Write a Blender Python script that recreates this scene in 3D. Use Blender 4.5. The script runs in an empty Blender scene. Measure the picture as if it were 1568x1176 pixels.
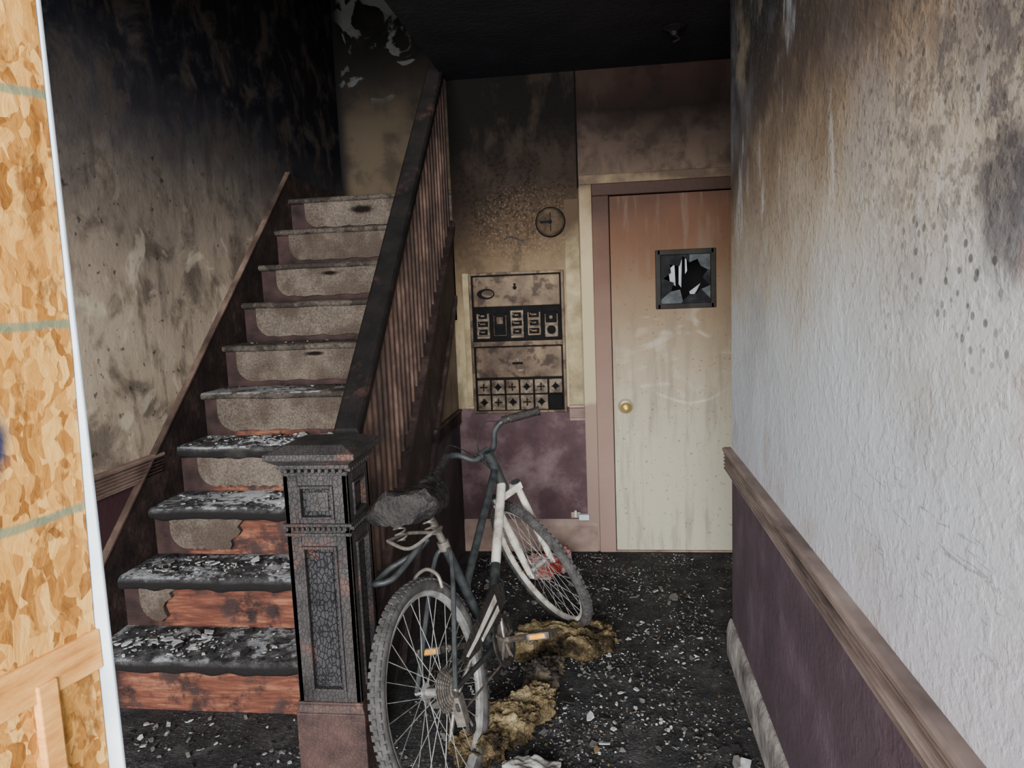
import bpy, math, random
from mathutils import Vector, Matrix, noise as mn
random.seed(7)
def C(r,g,b,k=1.0):
    def l(c):
        c=c/255.0
        return c/12.92 if c<=.04045 else ((c+.055)/1.055)**2.4
    return (l(r)*k,l(g)*k,l(b)*k,1)
# ---------------------------------------------------------------- node DSL
class Mat:
    def __init__(s,name,rough=.8,metal=0,coords='world',spec=.3):
        s.m=bpy.data.materials.new(name); s.m.use_nodes=True
        s.t=s.m.node_tree; s.n=s.t.nodes; s.b=s.n['Principled BSDF']
        s.b.inputs['Roughness'].default_value=rough; s.b.inputs['Metallic'].default_value=metal
        s.b.inputs['Specular IOR Level'].default_value=spec
        if coords=='world':
            s.P=s.n.new('ShaderNodeNewGeometry').outputs['Position']
        else:
            s.P=s.n.new('ShaderNodeTexCoord').outputs['Object']
        sp=s.n.new('ShaderNodeSeparateXYZ'); s.L(s.P,sp.inputs[0]); s.x,s.y,s.z=sp.outputs
    def L(s,a,b):
        if hasattr(a,'is_output'): s.t.links.new(a,b)
        else: b.default_value=a
    def mt(s,op,a,b=0.0,c=None):
        n=s.n.new('ShaderNodeMath'); n.operation=op; s.L(a,n.inputs[0]); s.L(b,n.inputs[1])
        if c is not None: s.L(c,n.inputs[2])
        return n.outputs[0]
    def add(s,a,b): return s.mt('ADD',a,b)
    def mul(s,a,b): return s.mt('MULTIPLY',a,b)
    def sub(s,a,b): return s.mt('SUBTRACT',a,b)
    def sc(s,vec,sx,sy,sz):
        n=s.n.new('ShaderNodeMapping'); s.L(vec,n.inputs[0]); n.inputs['Scale'].default_value=(sx,sy,sz); return n.outputs[0]
    def noise(s,scale,detail=3,rough=.55,vec=None,dist=0):
        n=s.n.new('ShaderNodeTexNoise'); s.L(vec if vec is not None else s.P,n.inputs['Vector'])
        n.inputs['Scale'].default_value=scale;n.inputs['Detail'].default_value=detail
        n.inputs['Roughness'].default_value=rough;n.inputs['Distortion'].default_value=dist
        return n.outputs[0]
    def vor(s,scale,vec=None,feat='F1',out=0,rand=1):
        n=s.n.new('ShaderNodeTexVoronoi'); n.feature=feat; s.L(vec if vec is not None else s.P,n.inputs['Vector'])
        n.inputs['Scale'].default_value=scale; n.inputs['Randomness'].default_value=rand
        return n.outputs[out]
    def sm(s,x,lo,hi):
        n=s.n.new('ShaderNodeMapRange'); n.interpolation_type='SMOOTHSTEP'; s.L(x,n.inputs[0])
        a,b=(lo,hi) if lo<hi else (hi,lo)
        n.inputs[1].default_value=a;n.inputs[2].default_value=b
        n.inputs[3].default_value=0 if lo<hi else 1; n.inputs[4].default_value=1 if lo<hi else 0
        return n.outputs[0]
    def ramp(s,x,stops,lo=0,hi=1):
        n=s.n.new('ShaderNodeValToRGB')
        if (lo,hi)!=(0,1):
            m=s.n.new('ShaderNodeMapRange'); s.L(x,m.inputs[0]); m.inputs[1].default_value=lo;m.inputs[2].default_value=hi; x=m.outputs[0]
        s.L(x,n.inputs[0]); e=n.color_ramp.elements
        st=[((p-lo)/(hi-lo),c) for p,c in stops]
        e[0].position=st[0][0];e[0].color=st[0][1];e[1].position=st[-1][0];e[1].color=st[-1][1]
        for p,c in st[1:-1]:
            q=e.new(p);q.color=c
        return n.outputs[0]
    def mix(s,f,a,b,mode='MIX'):
        n=s.n.new('ShaderNodeMix'); n.data_type='RGBA'; n.blend_type=mode
        s.L(f,n.inputs[0]);s.L(a,n.inputs[6]);s.L(b,n.inputs[7]); return n.outputs[2]
    def blob(s,a,b,ca,cb,ra,rb,wob=None):
        da=s.mt('DIVIDE',s.sub(a,ca),ra); db=s.mt('DIVIDE',s.sub(b,cb),rb)
        d=s.mt('SQRT',s.add(s.mul(da,da),s.mul(db,db)))
        if wob is not None: d=s.add(d,wob)
        return s.sm(d,1.2,.45)
    def color(s,c): s.L(c,s.b.inputs['Base Color']); return s
    def rough(s,r): s.L(r,s.b.inputs['Roughness']); return s
    def bump(s,h,strength=.5,dist=.01):
        n=s.n.new('ShaderNodeBump'); n.inputs['Strength'].default_value=strength;n.inputs['Distance'].default_value=dist
        s.L(h,n.inputs['Height']); s.L(n.outputs[0],s.b.inputs['Normal']); return s
def W(m,sc,amp,det=3): return m.mul(m.sub(m.noise(sc,det),.5),amp)

# ---------------------------------------------------------------- mesh builder
class MB:
    def __init__(s): s.v=[];s.f=[];s.m=[]
    def add(s,vs,fs,mat=0,M=None):
        o=len(s.v)
        for p in vs:
            p=Vector(p); s.v.append(M@p if M is not None else p)
        for f in fs: s.f.append([i+o for i in f]); s.m.append(mat)
    def box(s,x0,x1,y0,y1,z0,z1,mat=0,M=None):
        s.add([(x,y,z) for x in(x0,x1) for y in(y0,y1) for z in(z0,z1)],
              [(0,1,3,2),(4,6,7,5),(0,4,5,1),(2,3,7,6),(0,2,6,4),(1,5,7,3)],mat,M)
    def frustum(s,x0,x1,y0,y1,z0,X0,X1,Y0,Y1,z1,mat=0,M=None):
        s.add([(x0,y0,z0),(x1,y0,z0),(x1,y1,z0),(x0,y1,z0),(X0,Y0,z1),(X1,Y0,z1),(X1,Y1,z1),(X0,Y1,z1)],
              [(3,2,1,0),(4,5,6,7),(0,1,5,4),(1,2,6,5),(2,3,7,6),(3,0,4,7)],mat,M)
    def prism(s,poly,axis,a,b,mat=0,M=None):
        n=len(poly)
        def mk(p,t):
            if axis=='x': return (t,p[0],p[1])
            if axis=='y': return (p[0],t,p[1])
            return (p[0],p[1],t)
        vs=[mk(p,a) for p in poly]+[mk(p,b) for p in poly]
        fs=[list(range(n)),list(range(2*n-1,n-1,-1))]+[(i,(i+1)%n,n+(i+1)%n,n+i) for i in range(n)]
        s.add(vs,fs,mat,M)
    def cyl(s,p0,p1,r0,r1=None,n=12,mat=0,M=None):
        r1=r0 if r1 is None else r1
        p0=Vector(p0);p1=Vector(p1);d=(p1-p0).normalized()
        a=d.orthogonal().normalized();b=d.cross(a)
        vs=[];
        for p,r in((p0,r0),(p1,r1)):
            for i in range(n):
                t=2*math.pi*i/n; vs.append(p+a*r*math.cos(t)+b*r*math.sin(t))
        fs=[(i,(i+1)%n,n+(i+1)%n,n+i) for i in range(n)]+[list(range(n-1,-1,-1)),list(range(n,2*n))]
        s.add(vs,fs,mat,M)
    def tube(s,pts,r,n=10,mat=0,M=None,sub=6):
        P=[Vector(p) for p in pts]
        if sub>1 and len(P)>2:
            Q=[];E=[2*P[0]-P[1]]+P+[2*P[-1]-P[-2]]
            for i in range(1,len(E)-2):
                for k in range(sub):
                    t=k/sub;a,b,c,d=E[i-1],E[i],E[i+1],E[i+2]
                    Q.append(.5*((2*b)+(c-a)*t+(2*a-5*b+4*c-d)*t*t+(3*b-a-3*c+d)*t**3))
            Q.append(P[-1]);P=Q
        d=(P[1]-P[0]).normalized();a=d.orthogonal().normalized();vs=[]
        for i,p in enumerate(P):
            d=(P[min(i+1,len(P)-1)]-P[max(i-1,0)]).normalized()
            a=(a-d*a.dot(d)).normalized();b=d.cross(a)
            rr=r if not isinstance(r,(list,tuple)) else r[0]+(r[1]-r[0])*i/(len(P)-1)
            for k in range(n):
                t=2*math.pi*k/n; vs.append(p+a*rr*math.cos(t)+b*rr*math.sin(t))
        fs=[]
        for i in range(len(P)-1):
            for k in range(n):
                fs.append((i*n+k,i*n+(k+1)%n,(i+1)*n+(k+1)%n,(i+1)*n+k))
        fs+= [list(range(n-1,-1,-1)),[ (len(P)-1)*n+k for k in range(n)]]
        s.add(vs,fs,mat,M)
    def lathe(s,c,axis,prof,n=48,mat=0,closed=True,M=None):
        c=Vector(c);d=Vector(axis).normalized();a=d.orthogonal().normalized();b=d.cross(a);k=len(prof);vs=[];fs=[]
        for i in range(n):
            t=2*math.pi*i/n;u=a*math.cos(t)+b*math.sin(t)
            for r,h in prof: vs.append(c+u*r+d*h)
        for i in range(n):
            for j in range(k if closed else k-1):
                fs.append((i*k+j,((i+1)%n)*k+j,((i+1)%n)*k+(j+1)%k,i*k+(j+1)%k))
        s.add(vs,fs,mat,M)
    def torus(s,c,axis,R,r,n=56,k=10,mat=0,M=None):
        s.lathe(c,axis,[(R+r*math.cos(2*math.pi*j/k),r*math.sin(2*math.pi*j/k)) for j in range(k)],n,mat,True,M)
    def obj(s,name,mats,parent=None,bevel=0,smooth=False,seg=2):
        me=bpy.data.meshes.new(name); me.from_pydata([tuple(v) for v in s.v],[],s.f)
        import bmesh
        bm=bmesh.new();bm.from_mesh(me);bmesh.ops.recalc_face_normals(bm,faces=bm.faces);bm.to_mesh(me);bm.free()
        for m in mats: me.materials.append(m.m if isinstance(m,Mat) else m)
        for p,i in zip(me.polygons,s.m): p.material_index=i; p.use_smooth=smooth
        if smooth: me.set_sharp_from_angle(angle=math.radians(40))
        o=bpy.data.objects.new(name,me); bpy.context.scene.collection.objects.link(o)
        if parent: o.parent=parent
        if bevel:
            b=o.modifiers.new('bev','BEVEL');b.width=bevel;b.segments=seg;b.limit_method='ANGLE'
        return o
def empty(name,M=None):
    o=bpy.data.objects.new(name,None); bpy.context.scene.collection.objects.link(o)
    o.empty_display_size=.1
    if M is not None: o.matrix_world=M
    return o

# ---------------------------------------------------------------- constants
HC=2.67; XR=.48; XL=-2.0; YB=4.16; YW=5.67; RISE=.2147; RUN=.2425
def yk(k): return 2.39+RUN*(k-1)
def zn(y): return RISE+ (y-2.39)*RISE/RUN

# ---------------------------------------------------------------- materials
def mat_right():
    m=Mat('plaster_right_soot',.8)
    zz=m.add(m.z,W(m,2.2,.45,4)); zz=m.add(zz,W(m,18,.14,4))
    zz=m.add(zz,m.mul(m.sub(m.y,1.6),.10))
    c=m.ramp(zz,[(.8,C(188,187,196)),(1.15,C(186,192,199)),(1.42,C(182,184,184)),(1.63,C(164,154,138)),(1.86,C(120,103,84)),(2.06,C(66,54,46)),(2.33,C(20,18,19))],.8,2.5)
    c=m.mix(m.mul(m.sm(m.noise(3.2,5,.6),.52,.70),.4),c,C(152,136,112))
    c=m.mix(m.mul(m.sm(m.noise(1.7,4,.6),.50,.68),.35),c,C(124,124,132))
    c=m.mix(m.mul(m.sm(m.noise(4,4,.6,m.sc(m.P,1,1.6,.5)),.56,.7),.35),c,C(204,210,216))
    sp=m.sm(m.noise(60,4,.65),.53,.68)
    c=m.mix(m.mul(sp,m.add(.14,m.mul(m.sm(m.z,1.35,1.9),.5))),c,C(74,66,58))
    near=m.sm(m.y,1.7,1.0)
    spd=m.sm(m.vor(38),.30,.18); gate=m.sm(m.noise(4,2),.42,.52)
    c=m.mix(m.mul(m.mul(m.mul(spd,gate),near),m.mul(m.sm(m.z,1.28,1.45),.75)),c,C(48,44,44))
    sp2=m.sm(m.noise(26,5,.65),.49,.57)
    c=m.mix(m.mul(m.mul(sp2,near),m.mul(m.sm(m.z,1.45,1.68),.62)),c,C(68,64,64))
    wob=W(m,16,1.6,4)
    c=m.mix(m.mul(m.blob(m.y,m.z,.97,1.60,.09,.12,wob),.75),c,C(44,44,54))
    c=m.mix(m.mul(m.blob(m.y,m.z,1.03,1.82,.16,.12,wob),.5),c,C(70,66,70))
    c=m.mix(m.mul(m.blob(m.y,m.z,1.45,2.02,.3,.14,wob),.55),c,C(60,50,44))
    c=m.mix(m.mul(m.blob(m.y,m.z,.86,1.42,.08,.2,wob),.45),c,C(160,132,124))
    v=m.sc(m.P,1,5,40)
    c=m.mix(m.mul(m.mul(m.sm(m.noise(2.0,2,.5,v,1.5),.62,.68),m.blob(m.y,m.z,1.2,1.08,.35,.16)),.5),c,C(104,106,116))
    low=m.ramp(m.noise(5,4),[(0,C(54,44,50)),(.5,C(78,64,72)),(1,C(112,96,108))])
    c=m.mix(m.sm(m.z,.80,.79),c,low)
    m.color(c)
    h=m.add(m.noise(70,4,.6),m.mul(m.sm(m.noise(30,3),.48,.62),.45)); h=m.add(h,m.mul(m.noise(6,3),.6))
    m.bump(h,.28,.006); return m
def mat_left():
    m=Mat('plaster_left_soot',.95,spec=.1)
    zz=m.add(m.z,W(m,1.6,.7,4)); zz=m.add(zz,W(m,7,.25,5))
    c=m.ramp(zz,[(.8,C(164,148,128)),(1.3,C(182,167,147)),(1.6,C(166,151,134)),(1.88,C(124,113,103)),(2.12,C(80,75,73)),(2.36,C(42,41,46)),(2.62,C(18,19,26))],.8,2.8)
    c=m.mix(m.mul(m.sm(m.noise(4,6,.65,None,.5),.47,.65),.7),c,C(72,64,59))
    c=m.mix(m.mul(m.sm(m.noise(3.5,5,.6,m.sc(m.P,1,2.6,.6)),.54,.68),.5),c,C(50,46,44))
    c=m.mix(m.mul(m.sm(m.noise(22,3),.63,.70),.7),c,C(42,36,33))
    c=m.mix(m.mul(m.mul(m.sm(m.noise(5,4,.5,None,.8),.58,.68),m.sm(m.z,2.1,1.7)),.5),c,C(214,202,180))
    c=m.mix(m.sm(m.z,.80,.79),c,C(66,46,50))
    m.color(c); m.bump(m.add(m.noise(7,5,.55),m.mul(m.noise(50,3),.2)),.3,.015); return m
def mat_back():
    m=Mat('plaster_back_soot',.95,spec=.06)
    n=W(m,3,.3,4); zz=m.add(m.z,n); zz=m.add(zz,W(m,30,.14,3))
    zz=m.add(zz,m.mul(m.sm(m.x,-.2,-.75),.12))
    c=m.ramp(zz,[(.8,C(152,141,114)),(1.4,C(140,126,100)),(1.66,C(104,89,70)),(1.9,C(66,54,43)),(2.1,C(36,29,25)),(2.4,C(17,15,14))],.8,2.7)
    spots=m.sm(m.noise(75,2),.52,.66)
    c=m.mix(m.mul(m.mul(spots,m.blob(m.x,m.z,-.42,1.86,.36,.26)),.28),c,C(128,110,84))
    c=m.mix(m.mul(m.sm(m.noise(60,2),.54,.62),m.mul(m.blob(m.x,m.z,-.5,2.2,.4,.5),.6)),c,C(14,12,11))
    rp=m.ramp(m.add(m.z,W(m,2.4,.22,4)),[(2.0,C(94,81,69)),(2.15,C(72,61,53)),(2.32,C(54,45,40)),(2.45,C(24,19,17)),(2.67,C(38,27,24))],2.0,2.7)
    rp=m.mix(m.mul(m.sm(m.noise(5,5,.65),.48,.64),.55),rp,C(20,17,16))
    c=m.mix(m.sm(m.x,-.135,-.13),c,rp)
    c=m.mix(m.mul(m.sm(m.noise(4,6,.65,m.sc(m.P,1.6,1,.8)),.48,.66),.55),c,C(44,37,32))
    pur=m.ramp(m.add(m.noise(4,5,.65),W(m,1.6,.5)),[(.2,C(42,32,34)),(.5,C(74,57,61)),(.8,C(120,103,104))])
    c=m.mix(m.sm(m.z,.85,.845),c,pur)
    seam=m.mul(m.sm(m.mt('ABSOLUTE',m.add(m.x,.135)),.006,.003),m.sm(m.z,2.05,2.06))
    c=m.mix(seam,c,C(10,8,8))
    m.color(c)
    mm=m.add(m.mul(m.sm(m.z,.84,.86),.35),.6); m.rough(mm)
    m.bump(m.add(m.mul(m.noise(70,3),.5),m.noise(8,3)),.3,.010); return m
def mat_well():
    m=Mat('plaster_stairwell_soot',.9,spec=.1)
    c=m.ramp(m.add(m.z,W(m,3,.6,4)),[(2.2,C(84,74,60)),(2.8,C(68,60,50)),(3.1,C(42,38,35)),(3.35,C(25,24,24)),(4,C(12,12,14))],2.2,4.2)
    c=m.mix(m.mul(m.sm(m.noise(4,4,.5,None,.6),.56,.59),m.sm(m.z,2.95,3.1)),c,C(90,92,92))
    c=m.mix(m.mul(m.sm(m.noise(3,5,.6),.48,.62),.5),c,C(34,31,29))
    c=m.mix(m.sm(m.x,-1.9,-2.0),c,C(26,25,26))  # darker towards the left corner
    m.color(c); m.bump(m.noise(12,4),.3,.015); return m
M_right=mat_right();M_left=mat_left();M_back=mat_back();M_well=mat_well()
def simple(name,cols,sc=8,rough=.7,bs=.4,bd=.008,coords='world',det=4,bsc=None,metal=0,vec=None,spec=.3):
    m=Mat(name,rough,metal,coords,spec); v=m.sc(m.P,*vec) if vec else None
    n=m.noise(sc,det,.6,v)
    k=len(cols)
    m.color(m.ramp(n,[(.28+.44*i/(k-1),c) for i,c in enumerate(cols)]))
    m.bump(m.noise(bsc or sc*4,4,.6,v),bs,bd); return m
M_ceil=simple('sooted_ceiling',[C(11,12,16),C(26,28,34)],4,.6,.5,.01,bsc=40)
M_dark=simple('black_soot_and_unlit_wall',[C(10,10,12),C(24,23,26)],4,.8,.4,.01)  # black base colour also stands in for the unlit room behind the door
def mat_floor():
    m=Mat('burnt_carpet_floor',.7)
    c=m.ramp(m.noise(9,6,.7),[(.3,C(20,20,22)),(.5,C(42,41,43)),(.62,C(66,65,66)),(.8,C(94,92,91))])
    sp=m.sm(m.noise(90,3,.6),.54,.64); cl=m.sm(m.noise(4,4),.38,.56)
    c=m.mix(m.mul(m.mul(sp,cl),.6),c,C(118,116,114))
    m.color(c); m.rough(m.ramp(m.noise(5,3),[(.35,(.45,)*3+(1,)),(.65,(.95,)*3+(1,))]))
    m.bump(m.add(m.noise(30,6,.7),m.mul(m.noise(110,4,.6),.6)),1.0,.03); return m
M_floor=mat_floor()
def mat_tread():
    m=Mat('sooty_stair_carpet',.95,spec=.15)
    base=m.ramp(m.noise(60,4,.7),[(.3,C(54,49,45)),(.7,C(96,88,80))])
    base=m.mix(m.mul(m.sm(m.noise(8,5,.65),.44,.58),.7),base,C(30,26,25))
    dk=m.ramp(m.noise(16,5,.7),[(.35,C(30,30,32)),(.55,C(64,63,64)),(.75,C(112,110,109))])
    f=m.sm(m.add(m.z,W(m,6,.5,3)),1.05,.80)
    c=m.mix(f,base,dk)
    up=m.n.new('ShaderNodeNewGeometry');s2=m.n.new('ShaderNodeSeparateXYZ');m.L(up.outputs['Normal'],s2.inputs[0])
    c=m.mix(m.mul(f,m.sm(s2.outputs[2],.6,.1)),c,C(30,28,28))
    ash=m.mul(m.sm(m.add(m.noise(7,6,.65),W(m,40,.3)),.48,.59),m.sm(m.z,1.2,1.0))
    ash=m.mul(ash,m.sm(s2.outputs[2],.5,.9)); 
    mid=m.blob(m.z,m.x,.83,-1.2,.36,.7)
    c=m.mix(m.mul(ash,m.add(m.mul(mid,.55),.4)),c,C(198,201,206))
    m.color(c); m.bump(m.add(m.noise(120,3,.7),m.noise(22,5,.7)),.9,.012); return m
M_tread=mat_tread()
def mat_carpet():
    m=Mat('scorched_riser_carpet',.97,spec=.1)
    c=m.ramp(m.add(m.noise(110,3,.7),W(m,5,.5)),[(.25,C(54,47,43)),(.55,C(88,80,72)),(.8,C(114,104,94))])
    c=m.mix(m.mul(m.sm(m.noise(4,5,.65),.44,.62),.65),c,C(52,42,37))
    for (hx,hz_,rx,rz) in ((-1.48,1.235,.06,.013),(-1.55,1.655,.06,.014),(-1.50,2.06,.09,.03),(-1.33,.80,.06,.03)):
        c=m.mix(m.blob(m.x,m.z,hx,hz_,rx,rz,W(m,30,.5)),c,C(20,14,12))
    m.color(c); m.bump(m.noise(200,3),.6,.006); return m
M_carpet=mat_carpet()
def mat_riser():
    m=Mat('exposed_riser_wood',.7,spec=.2)
    v=m.sc(m.P,1,1,9)
    wood=m.ramp(m.noise(5,5,.65,v,.4),[(.3,C(54,31,26)),(.5,C(96,56,43)),(.7,C(136,94,72))])
    dk=m.ramp(m.noise(10,4),[(.3,C(28,20,20)),(.7,C(60,43,41))])
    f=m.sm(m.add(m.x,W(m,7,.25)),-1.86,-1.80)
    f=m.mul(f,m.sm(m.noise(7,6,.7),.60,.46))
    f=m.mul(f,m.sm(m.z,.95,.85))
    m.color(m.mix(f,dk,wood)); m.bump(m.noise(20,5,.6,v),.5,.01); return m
M_riser=mat_riser()
def mat_char(name,cols,red=None,coords='world',sc=70,thr=(.52,.66),crack=.5,bs=.5,bd=.004,spec=.3):
    m=Mat(name,.5,0,coords,spec)
    e=m.vor(sc,m.sc(m.P,1,1,.6),'DISTANCE_TO_EDGE'); n=m.noise(9,5,.65)
    c=m.ramp(n,[(.3,cols[0]),(.7,cols[1])])
    if red: c=m.mix(m.sm(m.noise(5,5,.7),*thr),c,red)
    c=m.mix(m.mul(m.sm(e,.04,.0),crack),c,C(8,8,9))
    m.color(c); m.rough(m.add(m.mul(m.noise(20,3),.4),.42))
    m.bump(m.add(m.mul(m.sm(e,0,.10),crack),m.mul(m.noise(70,4),.4)),bs,bd); return m
M_char=mat_char('charred_oak',[C(24,22,23),C(58,54,54)],C(76,54,47),sc=85,thr=(.54,.70),crack=.45,bs=.7,bd=.005)
M_allig=mat_char('alligatored_char',[C(16,16,18),C(50,49,52)],C(84,50,40),thr=(.56,.70),sc=80,crack=.8,bs=.9,bd=.006)
M_charred=mat_char('charred_redwood',[C(34,24,23),C(72,52,48)],C(98,70,60),crack=.35,bs=.5)
M_rail=mat_char('charred_handrail',[C(10,9,10),C(26,22,22)],C(48,34,30),thr=(.54,.68),crack=.25,bs=.45,bd=.004,spec=.15)
M_balus=simple('scorched_baluster',[C(30,22,20),C(68,51,45),C(114,91,79)],5,.6,.4,.005)
def mat_stringer():
    m=Mat('scorched_stringer',.6)
    c=m.ramp(m.noise(8,5,.65),[(.3,C(22,17,17)),(.55,C(46,36,34)),(.75,C(78,63,57))])
    m.color(c);m.bump(m.noise(40,5),.5,.008);return m
M_string=mat_stringer()
M_skcap=simple('scorched_skirt_edge',[C(36,28,26),C(76,61,54),C(124,106,94)],4,.6,.4,.004)
def mat_under():
    m=Mat('understair_plaster',.75)
    c=m.ramp(m.noise(5,5,.6),[(.3,C(74,63,54)),(.7,C(122,106,90))])
    low=m.ramp(m.noise(5,5,.6),[(.3,C(32,26,30)),(.7,C(68,56,60))])
    m.color(m.mix(m.sm(m.z,.80,.79),c,low));m.bump(m.noise(40,4),.5,.008);return m
M_under=mat_under()
M_trim_r=simple('scorched_rail_paint',[C(70,60,57),C(120,105,99),C(150,135,127)],5,.6,.4,.004,vec=(1,.6,6))
M_trim_b=simple('pink_trim_paint',[C(80,63,57),C(124,104,95),C(152,132,120)],5,.55,.4,.004)
M_base_r=simple('flaked_baseboard',[C(80,75,72),C(136,130,126),C(176,172,166)],8,.6,.6,.01)
def mat_casing():
    m=Mat('door_casing_paint',.7,spec=.15)
    zz=m.add(m.z,W(m,5,.6,4))
    c=m.ramp(zz,[(.3,C(130,110,101)),(.84,C(126,106,94)),(.9,C(154,143,117)),(1.6,C(152,139,109)),(2.0,C(108,93,72)),(2.15,C(62,50,40))],0,2.2)
    m.color(c);m.bump(m.noise(50,4),.4,.006);return m
M_casing=mat_casing()
def mat_jamb():
    m=Mat('door_jamb_paint',.65,spec=.15)
    zz=m.add(m.z,W(m,5,.4,4))
    c=m.ramp(zz,[(.2,C(136,114,104)),(1.0,C(116,93,83)),(1.7,C(82,59,48)),(2.0,C(46,30,24))],0,2.2)
    m.color(c);m.bump(m.noise(50,4),.4,.006);return m
M_jamb=mat_jamb()
def mat_door():
    m=Mat('sooted_door_paint',.65,spec=.15)
    zz=m.add(m.z,W(m,2.5,.3,4)); 
    c=m.ramp(zz,[(.0,C(168,165,147)),(.7,C(162,156,138)),(1.05,C(144,132,112)),(1.35,C(120,103,82)),(1.6,C(98,74,55)),(1.8,C(82,55,39)),(2.0,C(60,38,27))],0,2.1)
    sw=m.sm(m.noise(1.6,2,.4,m.sc(m.P,2,1,4),2.0),.55,.72)
    c=m.mix(m.mul(m.mul(sw,m.blob(m.x,m.z,.42,1.1,.4,.35)),.35),c,C(186,179,165))
    arc=m.sm(m.mt('ABSOLUTE',m.sub(m.add(m.z,m.mul(m.mul(m.sub(m.x,.45),m.sub(m.x,.45)),-1.6)),m.add(.86,W(m,6,.08)))),.012,.003)
    c=m.mix(m.mul(m.mul(arc,m.blob(m.x,m.z,.45,.9,.2,.3)),.4),c,C(196,190,178))
    c=m.mix(m.mul(m.sm(m.noise(3,5,.6,m.sc(m.P,6,1,.7)),.50,.70),.4),c,C(100,89,77))
    c=m.mix(m.mul(m.sm(m.noise(60,2),.66,.72),.5),c,C(62,54,46))
    m.color(c);m.bump(m.noise(6,3),.15,.01);return m
M_door=mat_door()
M_metal_dk=simple('sooty_steel',[C(26,24,23),C(50,47,44)],10,.7,.2,.002,metal=.1,spec=.15)
M_glass_sh=simple('sooted_wire_glass',[C(16,17,18),C(34,35,36),C(60,62,64)],9,.8,.3,.003,spec=.08)
M_glass_lt=simple('broken_glass_painted_reflection',[C(44,47,50),C(90,94,96)],14,.8,.3,.003,spec=.1)  # lighter grey painted in for reflections on the glass
M_brass=simple('tarnished_brass',[C(150,120,60),C(200,176,100)],12,.3,.2,.002,metal=.6)
M_rose=simple('sooty_rosette',[C(130,120,95),C(175,166,140)],12,.4,.2,.002,metal=.3)
def mat_panel():
    m=Mat('scorched_fuse_panel',.75,spec=.15)
    c=m.ramp(m.add(m.noise(9,5,.65),W(m,3,.5)),[(.2,C(52,41,36)),(.42,C(80,67,57)),(.6,C(100,86,71)),(.85,C(130,111,84))])
    c=m.mix(m.mul(m.sm(m.noise(14,4,.6),.50,.62),.7),c,C(34,28,26))
    m.color(c);m.bump(m.noise(40,4),.4,.004);return m
M_panel=mat_panel()
M_pan2=simple('panel_module_plastic',[C(44,37,33),C(84,74,64),C(122,109,92)],25,.7,.3,.003,spec=.15)
M_black=simple('black_socket',[C(9,9,10),C(20,19,19)],25,.8,.3,.003,spec=.08)
M_bell=simple('scorched_bell',[C(36,29,24),C(76,63,49)],20,.85,.4,.004,spec=.1)
def mat_osb():
    m=Mat('osb_strands',.75,spec=.2)
    nn=m.n.new('ShaderNodeTexNoise');m.L(m.P,nn.inputs['Vector']);nn.inputs['Scale'].default_value=14
    sv=m.n.new('ShaderNodeVectorMath');sv.operation='SCALE';m.L(nn.outputs['Color'],sv.inputs[0]);sv.inputs['Scale'].default_value=.05
    w=m.n.new('ShaderNodeVectorMath');w.operation='ADD';m.L(m.P,w.inputs[0]);m.L(sv.outputs[0],w.inputs[1])
    def cells(rx,sx,sy,sz,sc):
        mp=m.n.new('ShaderNodeMapping');m.L(w.outputs[0],mp.inputs[0]);mp.inputs['Rotation'].default_value=(rx,0,0);mp.inputs['Scale'].default_value=(sx,sy,sz)
        a=m.vor(sc,mp.outputs[0],'F1',1);g=m.n.new('ShaderNodeSeparateColor');m.L(a,g.inputs[0]);return g.outputs[0],mp.outputs[0]
    g1,v1=cells(.25,1,1,.3,95); g2,v2=cells(-.7,1,1,.3,80)
    sel=m.sm(m.noise(24,2),.48,.52)
    gm=m.n.new('ShaderNodeMix');m.L(sel,gm.inputs[0]);m.L(g1,gm.inputs[2]);m.L(g2,gm.inputs[3]);g=gm.outputs[0]
    grain=m.noise(80,6,.75,v1,1)
    c=m.ramp(m.add(m.mul(g,.5),m.mul(grain,.6)),[(.2,C(104,62,22)),(.42,C(158,106,44)),(.65,C(192,140,68)),(.95,C(220,178,106))])
    c=m.mix(m.mul(m.sm(m.noise(20,5,.7,m.sc(m.P,1,1,.5)),.56,.66),.7),c,C(98,58,24))
    def line(z0):
        return m.sm(m.mt('ABSOLUTE',m.sub(m.add(m.z,W(m,12,.012)),z0)),.007,.003)
    l=m.add(m.add(line(1.486),line(1.265)),line(1.74))
    c=m.mix(m.mul(l,.75),c,C(84,112,94))
    c=m.mix(m.blob(m.y,m.z,.69,1.36,.025,.05,W(m,20,.8)),c,C(44,48,70))
    m.color(c);m.bump(m.add(g,grain),.4,.003);return m
M_osb=mat_osb()
M_white=simple('white_jamb_paint',[C(160,174,184),C(200,208,214)],8,.6,.3,.003)
M_ply=simple('plywood_strip',[C(150,94,40),C(190,132,66),C(212,160,92)],12,.7,.3,.003,vec=(1,1,5))

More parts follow.
